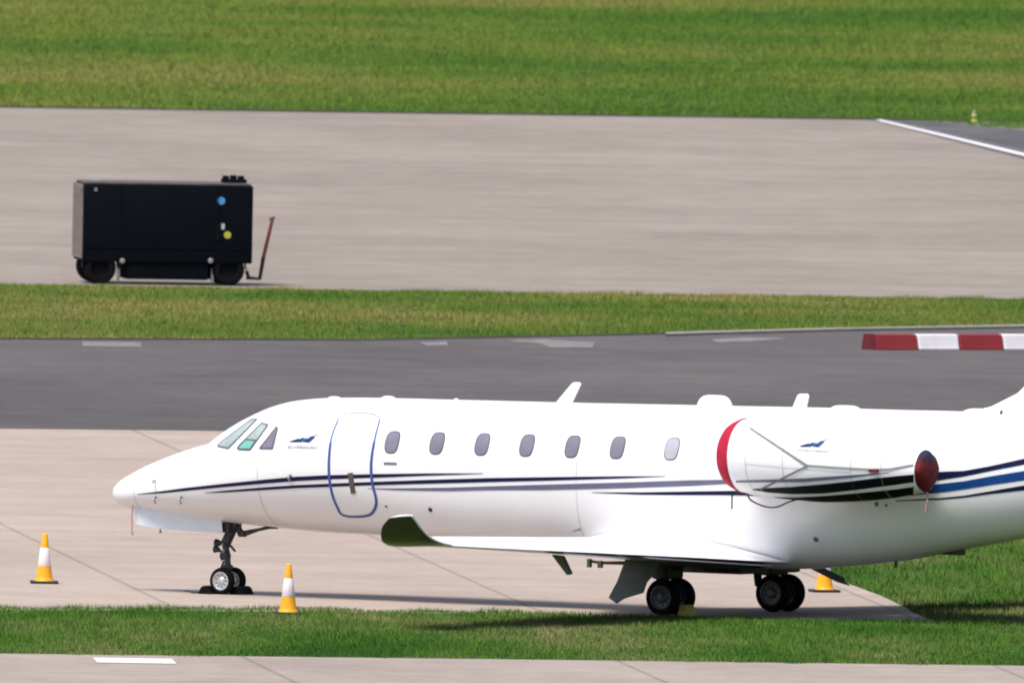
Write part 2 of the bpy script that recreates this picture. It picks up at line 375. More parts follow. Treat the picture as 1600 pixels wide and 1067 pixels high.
mid_poly = clipx([(-260, 442), (0, 445), (560, 454), (1600, 468), (1900, 472)], [(-260, 529), (0, 529.5), (560, 531.5), (860, 525.5), (1040, 521), (1300, 514.5), (1600, 509), (1900, 504)])
grass('grass', mid_poly, 430, .065, .009, G_MID, label='olive grass verge between the grey taxiway and the far apron')
far_poly = [ground(u, v) for u, v in [(-260, 165), (0, 168), (600, 176.5), (1340, 186.5), (1460, 191), (1545, 199), (1640, 207), (1900, 224), (1900, -60), (-260, -60)]]
grass('grass', far_poly, 260, .075, .013, G_FAR, label='broad grass field across the top of the view beyond the far apron')

# ------------------------------------------------------------------ the jet
YAW = R(-32); G0 = ground(1139, 959)
RM = Matrix.Translation(G0) @ Matrix.Rotation(YAW, 4, 'Z'); RI = RM.inverted()
jet = empty('business_jet', G0, YAW)
tag(jet, 'white twin engine business jet with navy stripes and red engine covers parked on the concrete', 'jet')
def at(u, v, p=0.0):
    """point of the jet (local: x aft, y starboard, z up) at lateral distance p to port"""
    c, d = ray(u, v); c = RI @ c; d = RI.to_3x3() @ d
    t = (-p - c.y)/d.y; return c + d*t
def catmull(xs, ys):
    xs = np.array(xs, float); ys = np.array(ys, float); o = np.argsort(xs); xs = xs[o]; ys = ys[o]
    d = np.diff(ys)/np.diff(xs); m = np.zeros(len(xs)); m[0] = d[0]; m[-1] = d[-1]
    for i in range(1, len(xs)-1):
        if d[i-1]*d[i] <= 0: m[i] = 0
        else:
            w1 = 2*(xs[i+1]-xs[i])+(xs[i]-xs[i-1]); w2 = (xs[i+1]-xs[i])+2*(xs[i]-xs[i-1])
            m[i] = (w1+w2)/(w1/d[i-1]+w2/d[i])
    def f(x):
        x = min(max(x, xs[0]), xs[-1]); i = int(min(np.searchsorted(xs, x, 'right')-1, len(xs)-2)); i = max(i, 0)
        h = xs[i+1]-xs[i]; t = (x-xs[i])/h
        return float((2*t**3-3*t*t+1)*ys[i]+(t**3-2*t*t+t)*h*m[i]+(-2*t**3+3*t*t)*ys[i+1]+(t**3-t*t)*h*m[i+1])
    return f
top_px = [(179, 764), (184, 757), (192, 750), (204, 742.5), (230, 729), (270, 712), (310, 698.5), (340, 689), (352, 680), (372, 665), (392, 653), (412, 643), (435, 633.5), (462, 626.5), (490, 623), (520, 621.5), (600, 621.5), (700, 624), (800, 626.5), (900, 629), (1000, 631), (1100, 633), (1200, 635), (1300, 637), (1400, 640), (1520, 643), (1600, 648)]
bot_px = [(179, 777), (183, 783), (192, 789), (204, 794), (230, 797), (260, 801), (300, 807), (340, 813), (380, 818), (430, 823), (480, 828.5), (520, 831.5), (600, 836), (680, 845), (740, 851), (820, 858), (900, 864), (1000, 873), (1100, 883), (1200, 888), (1260, 888.5), (1320, 885), (1400, 877), (1450, 869), (1500, 859.5), (1550, 850), (1600, 841)]
mid_px = [(179, 770), (192, 769.5), (230, 767), (270, 764), (310, 760), (350, 753), (400, 743), (460, 733), (520, 727), (600, 725), (700, 727), (900, 733), (1200, 740), (1400, 742), (1600, 742)]
def prof(px):
    P = [at(u, v, 0) for u, v in px]; return [p.x for p in P], [p.z for p in P]
tx, tz = prof(top_px); bx_, bz = prof(bot_px); mx_, mz = prof(mid_px)
xN = at(177, 770, 0).x; zN = at(177, 770, 0).z; xE = tx[-1]
# tail cone beyond the frame
for dx, zt, zb, zm in [(1.2, -.10, .33, .13), (2.4, -.28, .80, .30), (3.4, -.50, 1.22, .42), (4.0, -.72, 1.50, .46)]:
    tx.append(xE+dx); tz.append(tz[26]+zt); bx_.append(xE+dx); bz.append(bz[26]+zb); mx_.append(xE+dx); mz.append(mz[14]+zm)
tx = [xN]+tx; tz = [zN]+tz; bx_ = [xN]+bx_; bz = [zN]+bz; mx_ = [xN]+mx_; mz = [zN]+mz
ftop, fbot, fmid = catmull(tx, tz), catmull(bx_, bz), catmull(mx_, mz)
wid = catmull([xN, xN+.03, xN+.1, xN+.25, xN+.5, xN+1, xN+1.6, xN+2.3, xN+3.0, xN+3.8, xN+4.6, xN+8, xN+11.5, xN+13, xN+14, xE, xE+1.2, xE+2.4, xE+4], [0.0, .07, .15, .26, .38, .56, .71, .82, .90, .945, .955, .955, .955, .92, .86, .74, .56, .36, .10])
XEND = xE+4.0
nlow = catmull([xN, xN+4, xN+6.5, xN+12, XEND], [2.0, 2.05, 2.5, 2.35, 2.0])
class Body:
    @staticmethod
    def pt(x, ph, side=-1, off=0):
        a = wid(x); zc = fmid(x); c, s_ = math.cos(ph), math.sin(ph)
        if s_ >= 0: n = 2.06; b = ftop(x)-zc
        else: n = nlow(x); b = zc-fbot(x)
        y = a*abs(c)**(2/n)*(1 if c >= 0 else -1); z = b*abs(s_)**(2/n)*(1 if s_ >= 0 else -1)
        L = math.hypot(y, z) or 1
        ny, nz = (y/max(a, .01)**2, z/max(b, .01)**2); l2 = math.hypot(ny, nz) or 1
        return Vector((x, side*(y+off*ny/l2), zc+z+off*nz/l2))
    @staticmethod
    def inside(q):
        if q.x <= xN or q.x >= XEND: return False
        a = wid(q.x); zc = fmid(q.x); dz = q.z-zc
        n = 2.06 if dz >= 0 else nlow(q.x); b = (ftop(q.x)-zc) if dz >= 0 else (zc-fbot(q.x))
        if a < 1e-4 or b < 1e-4: return False
        return abs(q.y/a)**n + abs(dz/b)**n < 1
    @staticmethod
    def par(q):
        a = wid(q.x); zc = fmid(q.x); dz = q.z-zc
        n = 2.06 if dz >= 0 else nlow(q.x); b = (ftop(q.x)-zc) if dz >= 0 else (zc-fbot(q.x))
        cy = min(1, abs(q.y/a))**(n/2); sz = min(1, abs(dz/b))**(n/2)
        return q.x, math.atan2(sz*(1 if dz >= 0 else -1), cy)
    pmax, pmin = 1.1, 0.0
# nacelle: slightly drooping axis
NP = 1.60
nL = at(1157, 711, NP); nE = at(1446, 736, NP)
def nac_axis(x): return nL.z + (x-nL.x)/(nE.x-nL.x)*(nE.z-nL.z)
NLEN = nE.x-nL.x
nac_r = catmull([0, .03, .1, .3, .6, 1.1, 1.7, 2.2, 2.6, 3.0, 3.2], [.475, .505, .525, .548, .56, .565, .55, .50, .42, .32, .28])
class Nac:
    @staticmethod
    def pt(x, ph, side=-1, off=0):
        r = nac_r(x-nL.x)+off
        return Vector((x, side*(NP + r*math.cos(ph)), nac_axis(x)+r*math.sin(ph)))
    @staticmethod
    def inside(q):
        if q.x < nL.x or q.x > nE.x: return False
        return math.hypot(-q.y-NP, q.z-nac_axis(q.x)) < nac_r(q.x-nL.x)
    @staticmethod
    def par(q): return q.x, math.atan2(q.z-nac_axis(q.x), -q.y-NP)
    pmax, pmin = 2.3, 1.6
def hit(u, v, Sf=Body):
    c, d = ray(u, v); c = RI @ c; d = RI.to_3x3() @ d
    lo = Sf.pmax; st = .02; p = lo
    while p > Sf.pmin-.001:
        q = c + d*((-p-c.y)/d.y)
        if Sf.inside(q):
            a, b = p, p+st
            for _ in range(18):
                m_ = (a+b)/2
                if Sf.inside(c+d*((-m_-c.y)/d.y)): a = m_
                else: b = m_
            q = c+d*((-a-c.y)/d.y); return Sf.par(q)
        p -= st
    return None
def hit_in(u, v, du, dv, Sf=Body):
    for i in range(60):
        h = hit(u+du*i, v+dv*i, Sf)
        if h: return h
    return None
# fuselage skin
def body_mesh():
    sts = [0.004*(1.35**i) for i in range(0, 12)]; sts = [s for s in sts if s < .12]
    x = .13
    while x < XEND-xN: sts.append(x); x += .06 if x < 4.2 else .12
    NSEG = 64; vs = [Vector((xN, 0, zN))]; fs = []
    for s_ in sts:
        for k in range(NSEG): 
            ph = 2*math.pi*k/NSEG; q = Body.pt(xN+s_, ph); vs.append(Vector((q.x, -q.y*1.0, q.z)))
    for k in range(NSEG): fs.append((0, 1+k, 1+(k+1) % NSEG))
    for i in range(len(sts)-1):
        for k in range(NSEG):
            k2 = (k+1) % NSEG; a = 1+i*NSEG; b = a+NSEG; fs.append((a+k, b+k, b+k2, a+k2))
    fs.append(tuple(1+(len(sts)-1)*NSEG+k for k in range(NSEG)))
    mb = MB(); mb.add(vs, fs); return mb
fus = body_mesh().build('fuselage', WHITE, jet, smooth=True)

def band(name, rows, m, off=.0055, Sf=Body, parent=None, sub=4, both=True):
    """painted stripe; rows = (u, v_top, v_bottom)"""
    U = []; 
    for i in range(len(rows)-1):
        n = max(1, int(abs(rows[i+1][0]-rows[i][0])/7))
        for k in range(n):
            t = k/n; U.append(tuple(rows[i][j]*(1-t)+rows[i+1][j]*t for j in range(3)))
    U.append(rows[-1]); ps = []
    for u, a, b in U:
        ha = hit_in(u, a, 0, .5, Sf); hb = hit_in(u, b, 0, -.5, Sf)
        if ha and hb: ps.append((ha, hb))
    mb = MB()
    for side in ((-1, 1) if both else (-1,)):
        vs = []; fs = []
        for ha, hb in ps:
            for k in range(sub+1):
                t = k/sub; vs.append(Sf.pt(ha[0]*(1-t)+hb[0]*t, ha[1]*(1-t)+hb[1]*t, side, off))
        for i in range(len(ps)-1):
            for k in range(sub):
                a = i*(sub+1)+k; fs.append((a, a+1, a+sub+2, a+sub+1))
        mb.add(vs, fs)
    return mb.build(name, m, parent, smooth=True)
def cw(rows): return [(u, v-t*.74, v+t*.74) for u, v, t in rows]
band('stripe', cw([(215, 772, .6), (255, 768.3, 2.2), (286, 764.6, 3), (350, 758, 3.6), (413, 752, 4.2), (463, 747.8, 4.6), (512, 745.3, 4.4), (583, 743.2, 3.8), (667, 741, 2.4), (755, 739.4, .5)]), NAVY, parent=fus)
band('stripe', cw([(320, 769.6, .5), (350, 767.6, 2), (413, 763, 3), (463, 759.8, 3.2), (512, 757.8, 3.4), (583, 755, 3.6), (667, 752.3, 4), (761, 749.7, 4.2), (855, 747.8, 3.6), (968, 745.4, 2.2), (1040, 744, .5)]), NAVY, parent=fus)
band('stripe', cw([(575, 762.8, .5), (620, 764, 2), (700, 764, 3.6), (761, 762.4, 4), (855, 760.8, 5.6), (980, 757.7, 6), (1077, 754.4, 6), (1131, 752.5, 4.5), (1200, 750.5, 4)]), GREYS, parent=fus)
band('stripe', cw([(925, 769, .5), (1000, 770.6, 2.4), (1060, 770.4, 3.6), (1131, 769.9, 4.4), (1200, 770, 6), (1280, 767, 9)]), NAVY, parent=fus)
band('stripe', [(1300, 757, 768), (1360, 750, 762), (1425, 743, 755), (1466, 737, 750), (1506, 735.5, 744), (1545, 728.5, 736), (1600, 716.5, 725.5), (1720, 693, 705)], NAVY, parent=fus, off=.006)
band('stripe', [(1300, 775, 783), (1360, 768, 779), (1425, 760, 774), (1466, 756, 769.5), (1506, 751.5, 764), (1550, 743.5, 757), (1600, 735.5, 750), (1720, 712, 729)], BLUE, parent=fus, off=.006)
band('stripe', [(1400, 781.5, 783), (1466, 777.8, 780.5), (1506, 774, 777), (1550, 766.5, 771), (1600, 758, 765.5), (1720, 736, 747)], NAVY, parent=fus, off=.005)

def catpoly(pts, n=6, closed=True):
    out = []; N = len(pts)
    for i in range(N if closed else N-1):
        p0, p1, p2, p3 = [Vector(pts[j % N] if closed else pts[min(max(j, 0), N-1)]) for j in (i-1, i, i+1, i+2)]
        for k in range(n):
            t = k/n
            out.append(.5*((2*p1)+(-p0+p2)*t+(2*p0-5*p1+4*p2-p3)*t*t+(-p0+3*p1-3*p2+p3)*t**3))
    if not closed: out.append(Vector(pts[-1]))
    return out
def patch(mb, par, off, Sf=Body, side=-1, m=0, rings=4):
    """filled outline given in surface parameters, following the curvature"""
    cx = sum(p[0] for p in par)/len(par); cp = sum(p[1] for p in par)/len(par); n = len(par)
    vs = [Sf.pt(cx, cp, side, off)]; fs = []
    for r in range(1, rings+1):
        t = r/rings
        for p in par: vs.append(Sf.pt(cx+(p[0]-cx)*t, cp+(p[1]-cp)*t, side, off))
    for k in range(n): fs.append((0, 1+k, 1+(k+1) % n))
    for r in range(rings-1):
        a = 1+r*n; b = a+n
        for k in range(n): fs.append((a+k, b+k, b+(k+1) % n, a+(k+1) % n))
    mb.add(vs, fs, m)
def ribbon(mb, par, hw, off, Sf=Body, side=-1, m=0, closed=False):
    pts = [Sf.pt(a, b, side, off) for a, b in par]; n = len(pts); vs = []
    for i in range(n):
        a = pts[(i-1) % n if closed else max(i-1, 0)]; b = pts[(i+1) % n if closed else min(i+1, n-1)]
        t = (b-a).normalized()
        q = Sf.pt(par[i][0], par[i][1], side, off+.1)-pts[i]; nn = q.normalized()
        w = t.cross(nn).normalized()*(hw[i] if isinstance(hw, list) else hw); vs += [pts[i]-w, pts[i]+w]
    fs = [(2*i, 2*i+1, 2*((i+1) % n)+1, 2*((i+1) % n)) for i in range(n if closed else n-1)]
    mb.add(vs, fs, m)
# cabin windows
def window(u, v, mats, side, side_label=None):
    x0, p0 = hit(u, v)
    hh, hw_ = .162, .104
    rad = .98
    out = []; inn = []
    for k in range(32):
        th = 2*math.pi*k/32; c, s_ = math.cos(th), math.sin(th)
        ex = abs(c)**.62*(1 if c >= 0 else -1); ez = abs(s_)**.72*(1 if s_ >= 0 else -1)
        out.append((x0+ex*(hw_+.018), p0+ez*(hh+.018)/rad)); inn.append((x0+ex*hw_, p0+ez*hh/rad))
    g = MB(); patch(g, inn, .007, side=side); o = g.build('cabin_window', mats[0], jet, smooth=True)
    fr = MB(); vs = []; n = 32
    for a, b in zip(out, inn):
        vs += [Body.pt(a[0], a[1], side, .002), Body.pt((a[0]+b[0])/2, (a[1]+b[1])/2, side, .012), Body.pt(b[0], b[1], side, .006)]
    fr.add(vs, [(3*i+j, 3*((i+1) % n)+j, 3*((i+1) % n)+j+1, 3*i+j+1) for i in range(n) for j in (0, 1)])
    fr.build('frame', mats[1], o, smooth=True)
    return o
for side in (-1, 1):
    for i, (u, v) in enumerate([(613, 690), (683, 691.7), (753.5, 693.3), (823.5, 695), (894.5, 696.8), (965, 698.5), (1050, 700.5)]):
        o = window(u, v, (SHADEL if i == 6 else SHADE, FRAME if False else (SEAM if i < 6 else GREYS)), side)
        if i == 6 and side == -1: o['label'] = 'paler cabin window with its blind drawn, nearest the engine'
# cockpit glazing
def pane(name, pix, m, off=.008, n=10, parent=None, sides=(-1, 1)):
    P = []
    for i in range(len(pix)):
        a, b = pix[i], pix[(i+1) % len(pix)]
        for k in range(n): P.append((a[0]+(b[0]-a[0])*k/n, a[1]+(b[1]-a[1])*k/n))
    par = [hit_in(u, v, .3, .4) for u, v in P]; res = []
    for s_ in sides:
        g = MB(); patch(g, par, off, side=s_); res.append(g.build(name, m, parent or jet, smooth=True))
        f = MB(); ribbon(f, par, .010, off+.003, side=s_, closed=True); f.build('frame', SEAM, res[-1])
    return res
pane('windscreen', [(340, 697), (345, 691), (392, 656), (402, 655), (357, 700.5)], WSCREEN)
pane('cockpit_window', [(371, 700), (375, 695), (409, 661), (419, 664), (391, 702.5), (374, 702)], WSCREEN)
pane('sun_blind', [(372, 700), (384, 687), (400, 688), (391, 702), (374, 701.5)], TEAL, off=.010, sides=(-1,))
pane('cockpit_window', [(406, 700.5), (432, 667), (434, 669), (426, 700.5)], SHADE)
# cabin door outline, handle
door_px = [(530, 653), (527, 660), (518.5, 683), (514.6, 714), (514.8, 745.6), (520, 773.8), (528.4, 794), (532, 801), (538, 804.6), (550, 806.6), (570.6, 805.6), (581, 801.5), (587.5, 790), (587.5, 776.9), (582, 755), (580, 730), (582.3, 705), (588, 676.9), (592.5, 660), (592, 653), (587, 649), (577, 646.5), (560, 645.5), (542, 646.5), (534, 649)]
dp = [tuple(p) for p in catpoly(door_px, 5)]
dpar = [hit_in(u, v, 0, .4) for u, v in dp]
g = MB(); patch(g, dpar, .002, rings=16); door = g.build('cabin_door', WHITE, jet, smooth=True)
# stripes repeated on the door skin would hide: keep door skin below them
g = MB(); hwl = [.021*(.28 if v < 656 else (.55 if v < 690 else 1)) for u, v in dp]
ribbon(g, dpar, hwl, .009, closed=True); g.build('door_surround', mat('door_surround_blue', (.035, .08, .30), .4), door)
bpy.data.objects.remove(door.children[0]) if False else None
g = MB(); patch(g, [hit(u, v) for u, v in [(543.5, 739), (552, 738), (556.5, 770), (549, 771), (547, 760)]], .012); g.build('door_handle', BROWN, door)
# sensors and small fittings on the skin
def disc(mb, u, v, r, off, m=0):
    x0, p0 = hit(u, v); patch(mb, [(x0+r*math.cos(t*math.pi/8), p0+r*math.sin(t*math.pi/8)) for t in range(16)], off, m=m, rings=2)
g = MB(); disc(g, 672.5, 796, .035, .006, 0); disc(g, 673.5, 796, .018, .010, 1); g.build('static_port', [SEAM, BLACKS], jet)
g = MB(); disc(g, 603.5, 791, .02, .006, 0); g.build('static_port', [SEAM], jet)
for (u, v, r_) in [(367, 767, .015), (1370, 787, .03), (1385, 789, .02), (1275, 842, .04)]:
    g = MB(); disc(g, u, v, r_, .008, 0); g.build('access_port', [SEAM if u < 1200 else GREYS], jet)
g = MB(); patch(g, [hit(u, v) for u, v in [(600, 722), (620, 722.5), (620, 726), (600, 725.5)]], .006); g.build('placard', GREYS, jet)
def probe(u, v, du, dv, r=.012, name='probe', m=STEEL):
    x0, p0 = hit(u, v); a = Body.pt(x0, p0, -1, 0); b = Body.pt(x0, p0, -1, .07); h = hit(u+du, v+dv); c = Body.pt(h[0], h[1], -1, .08)
    g = MB(); g.tube([a, b, c], r, 8); g.build(name, m, jet, smooth=True)
probe(454, 743, 3, 6, .022, 'angle_sensor'); probe(243, 752, 1, 4, .012); probe(244, 776, 3, 5, .014); probe(284, 776, 3, 6, .014)
# nose joint ring
JOINT = mat('skin_joint_grey', (.56, .56, .58), .5)
def ring_joint(x, Sf, parent, ph0=-1.4, ph1=1.35, hw=.006, side=-1):
    g = MB(); ribbon(g, [(x, ph0+(ph1-ph0)*k/40) for k in range(41)], hw, .0035, Sf, side); g.build('panel_joint', JOINT, parent)
for dx in (.62, 3.0, 8.4): ring_joint(xN+dx, Body, fus)
# roof aerials and bumps
def blade(px, th=.03, name='blade_antenna', p=0.0, m=WHITE):
    P = [at(u, v, p) for u, v in px]; g = MB(); g.prism([q+Vector((0, -th/2, 0)) for q in P], (0, th, 0)); return g.build(name, m, jet, bevel=.01)
blade([(866, 632), (894, 598.5), (898, 596.8), (906, 597.2), (908.5, 600), (893, 632)])
blade([(1237, 640), (1246.5, 617), (1250, 615), (1262, 615), (1264.5, 618), (1260, 640)])
blade([(1563, 646), (1564.5, 641), (1566, 641), (1565, 648)], .05, 'drain_mast', m=SEAM, p=.3)
def bump(u0, u1, vt, v0, w, name='roof_fairing', m=WHITE, e=.75):
    a = at(u0, v0, 0); b = at(u1, v0, 0); c = (a+b)/2; h = at((u0+u1)/2, vt, 0).z-c.z; lx = (b-a).length/2
    g = MB(); vs = []; fs = []; NU, NV = 24, 12
    for j in range(NV+1):
        t = j/NV*math.pi/2
        for k in range(NU):
            th = 2*math.pi*k/NU; vs.append(Vector((c.x+lx*math.cos(th)*math.cos(t)**e, w*math.sin(th)*math.cos(t)**e, c.z-.1+(h+.1)*math.sin(t))))
    for j in range(NV):
        for k in range(NU): fs.append((j*NU+k, j*NU+(k+1) % NU, (j+1)*NU+(k+1) % NU, (j+1)*NU+k))
    g.add(vs, fs); g.build(name, m, jet, smooth=True)
bump(1089, 1145, 617, 634, .16, 'satellite_dome', e=.5)
bump(508, 538, 619, 622, .10); bump(592, 622, 618.3, 622, .12); bump(708, 718, 622, 625, .05)
bump(1296, 1346, 633, 639, .22, e=.5); bump(1500, 1560, 638, 643, .2)
g = MB(); q = at(1490, 860, 0); g.box(q, (.36, .1, .12), bev=.02); g.build('belly_antenna', DARKM, jet); g = MB(); q = at(1400, 880, 0); g.box(q, (.03, .04, .12), bev=.008); g.build('drain_mast', DARKM, jet)
# fin, built to full height beyond the frame
def loft(rings, mb, m=0):
    n = len(rings[0]); vs = [p for r in rings for p in r]; fs = []
    for i in range(len(rings)-1):
        for k in range(n): fs.append((i*n+k, i*n+(k+1) % n, (i+1)*n+(k+1) % n, (i+1)*n+k))
    fs.append(tuple(range(n))); fs.append(tuple((len(rings)-1)*n+k for k in range(n))[::-1]); mb.add(vs, fs, m)
def foil(le, te, nrm, tc, N=14, camber=.015):
    le, te, nrm = Vector(le), Vector(te), Vector(nrm).normalized(); ch = te-le; c = ch.length; out = []
    xs = [(1-math.cos(math.pi*i/N))/2 for i in range(N+1)]
    def yt(x): return 5*tc*(.2969*math.sqrt(x)-.126*x-.3516*x*x+.2843*x**3-.1030*x**4)
    for x in xs[::-1]: out.append(le+ch*x+nrm*c*(yt(x)+camber*4*x*(1-x)))
    for x in xs[1:-1]: out.append(le+ch*x+nrm*c*(-yt(x)+camber*4*x*(1-x)))
    return out
g = MB(); zt = ftop(xE)
fin = [(xE-1.5, xE+2.6, -.12, .03), (xE-.55, xE+2.75, .10, .055), (xE-.12, xE+2.85, .30, .075), (xE+.25, xE+2.95, .62, .09), (xE+.75, xE+3.3, 1.3, .09), (xE+2.05, xE+4.2, 3.1, .09)]
loft([foil((a, 0, zt+h), (b, 0, zt+h), (0, 1, 0), t, camber=0) for a, b, h, t in fin], g); g.build('tail_fin', WHITE, jet, smooth=True)
for s_ in (-1, 1):
    g = MB(); loft([foil((xE+2.2, 0, zt+2.0), (xE+3.9, 0, zt+2.0), (0, 0, 1), .09, camber=0), foil((xE+3.6, s_*2.9, zt+2.05), (xE+4.4, s_*2.9, zt+2.05), (0, 0, 1), .09, camber=0)], g)
    g.build('tailplane', WHITE, jet, smooth=True)

# wings
wp = [(0.3, 1240, 878.5, 3.55, .11), (.95, 1214, 877.6, 3.2, .13), (1.9, 1166, 875.2, 2.75, .13), (3.2, 1093, 871.2, 2.25, .125), (5.0, 991, 866.4, 1.95, .12), (7.2, 866, 860.4, 1.6, .115), (9.2, 753, 855, 1.27, .11), (10.0, 705, 852.3, 1.10, .10)]
WL = [(10.0, (705, 852.3), None, (0, 0, 1)), (10.3, (688, 848), (602, 848.5), (0, .3, 1)), (10.55, (672, 840), (597, 845), (0, .75, .8)), (10.72, (659, 827), (595, 834), (0, 1, .42)), (10.85, (650, 815), (598, 821), (0, 1, .3)), (10.95, (643, 806), (608, 809.5), (0, 1, .25))]
for s_ in (-1, 1):
    rr = []
    for p, u, v, c, t in wp:
        te = at(u, v, p); le = te+Vector((-c, 0, c*.045)); te.y = s_*p; le.y = s_*p; lift = Vector((0, 0, (.016*max(0, p-.95) if s_ == 1 else 0))); rr.append(foil(le+lift, te+lift, (0, 0, 1), t))
    g = MB(); loft(rr, g); wing = g.build('wing', WHITE, jet, auto=60)
    # flap on the rear of the wing, coloured dark for the shade underneath
    g = MB()
    for (i0, i1) in (((1, 4), (4, 5)) if s_ == -1 else ()):
        ring = []
        for i in (i0, i1):
            p, u, v, c, t = wp[i]; te = at(u, v, p); p2 = p+(.25 if i == i0 else -.25); 
            te2 = te+Vector((.10, 0, -.055)); te2.y = s_*p2; le2 = te+Vector((-c*.20, 0, -.015)); le2.y = s_*p2
            ring.append(foil(le2, te2, (0, 0, 1), .10))
        loft(ring, g)
    if g.v: g.build('flap', mat('flap_shade_grey', (.10, .10, .13), .5), wing, auto=60)
    rr = []; tes = []
    W5 = catpoly([(p, tp[0], tp[1]) for p, tp, lp, nr in WL], 3, False); W6 = catpoly([((lp or (602, 849.5))[0], (lp or (602, 849.5))[1], nr[1]) for p, tp, lp, nr in WL], 3, False)
    for q5, q6 in zip(W5, W6):
        p, tp, lp, nr = q5[0], (q5[1], q5[2]), (q6[0], q6[1]), (0, q6[2], 1-.75*min(1, q6[2])**2)
        if p < 10.001: lp = None
        te = at(tp[0], tp[1], p); le = te+Vector((-1.10, 0, 1.1*.045)) if lp is None else at(lp[0], lp[1], p)
        te.y = s_*p; le.y = s_*p; lift = Vector((0, 0, (.016*(p-.95) if s_ == 1 else 0))); te += lift; le += lift; n2 = Vector((0, -s_*nr[1], nr[2])); rr.append(foil(le, te, n2, .09, camber=.01)); tes.append(te)
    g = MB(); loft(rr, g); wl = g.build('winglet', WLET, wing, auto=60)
    g = MB(); tep = catpoly(tes, 4, False); g.tube([q+Vector((.004, 0, .006)) for q in tep], .016, 8)
    la = rr[-1]; le_ = at(608, 809.5, 10.95); le_.y = s_*10.95
    g.tube([le_+Vector((.03, 0, .012)), (le_+tes[-1])/2+Vector((0, 0, .016)), tes[-1]+Vector((0, 0, .008))], [.01, .02, .014], 8)
    g.build('winglet_edge', WHITE, wl, smooth=True)
    if s_ == 1: continue
    # flap track fairing hanging under the wing, and the landing light arm
    g = MB(); pp = 6.0; P = [at(u, v, pp) for u, v in [(864, 866), (880, 868), (893, 896), (888, 898)]]
    g.prism([Vector((q.x, s_*pp-.05, q.z)) for q in P], (0, .10, 0)); g.build('flap_track_fairing', GREYD, wing, bevel=.01)
    g = MB(); pp = 3.2; P = [at(u, v, pp) for u, v in [(921, 876), (938, 879), (990, 879)]]
    for q in P: q.y = s_*pp
    g.tube(P, [.02, .02, .03], 8); q = P[0]; g.box(q+Vector((0, 0, -.03)), (.05, .06, .12)); q = P[1]; g.box(q+Vector((0, 0, -.02)), (.06, .06, .10)); g.build('linkage', STEEL, wing)
    g = MB(); P = [at(u, v, 5.2) for u, v in [(893, 829.5), (905, 825), (906, 828.5), (896, 831)]]
    g.prism([Vector((q.x, s_*5.2, q.z)) for q in P], (0, .03, 0)); g.build('vortex_fence', GREYS, wing)

# engines
for s_ in (-1, 1):
    g = MB(); NS = 56; vs = []; fs = []; xs = [0, .01, .03, .06, .1, .2, .3, .45, .6, .8, 1.0, 1.2, 1.4, 1.6, 1.8, 2.0, 2.2, 2.4, 2.6, 2.8, 3.0, NLEN]
    prof_ = [(x_, nac_r(x_)) for x_ in xs if x_ <= NLEN]
    full = [(.35, .36), (.15, .40), (.04, .43), (0, .455)] + prof_ + [(NLEN-.02, nac_r(NLEN)-.03), (NLEN-.4, .24)]
    for (h, r) in full:
        x = nL.x+h
        for k in range(NS): th = 2*math.pi*k/NS; vs.append(Vector((x, s_*(NP+r*math.cos(th)), nac_axis(x)+r*math.sin(th))))
    for i in range(len(full)-1):
        for k in range(NS): fs.append((i*NS+k, i*NS+(k+1) % NS, (i+1)*NS+(k+1) % NS, (i+1)*NS+k))
    fs.append(tuple(range(NS))); fs.append(tuple((len(full)-1)*NS+k for k in range(NS)))
    g.add(vs, fs); nac = g.build('engine_nacelle', WHITE, jet, auto=50)
    g = MB(); x0 = nL.x+.7; z0 = nac_axis(x0)
    loft([foil((x0, s_*.7, z0+.05), (x0+2.1, s_*.7, z0-.02), (0, 0, 1), .12, camber=0), foil((x0, s_*1.25, z0+.05), (x0+2.1, s_*1.25, z0-.02), (0, 0, 1), .12, camber=0)], g)
    g.build('pylon', WHITE, nac, auto=50)
    if s_ == -1: NACP = nac
    else: NACS = nac
def nband(name, rows, m, parent, off=.004):
    o = band(name, rows, m, off, Nac, parent, both=False); return o
nb1 = [(1176, 763.5, 764.5), (1200, 762, 769), (1240, 760, 771.5), (1287, 756, 770.5), (1330, 751.5, 766), (1365, 747, 761.5), (1400, 743.5, 757), (1428, 741, 753)]
nb2 = [(1210, 776.5, 777.5), (1240, 777, 781), (1287, 774.5, 784), (1330, 771, 783), (1365, 767.5, 781), (1400, 764, 777), (1428, 760, 772)]
for par_ in (NACP,):
    nband('stripe', nb1, BLACKS, par_); nband('stripe', nb2, BLACKS, par_)
nband('stripe', cw([(1150, 752, 2), (1256, 750, 4), (1330, 744, 3), (1390, 738, .5)]), GREYS, NACP)
g = MB()
def npoly(mb, pix, Sf, m, off): patch(mb, [hit(u, v, Sf) for u, v in pix], off, Sf, -1, m, rings=1)
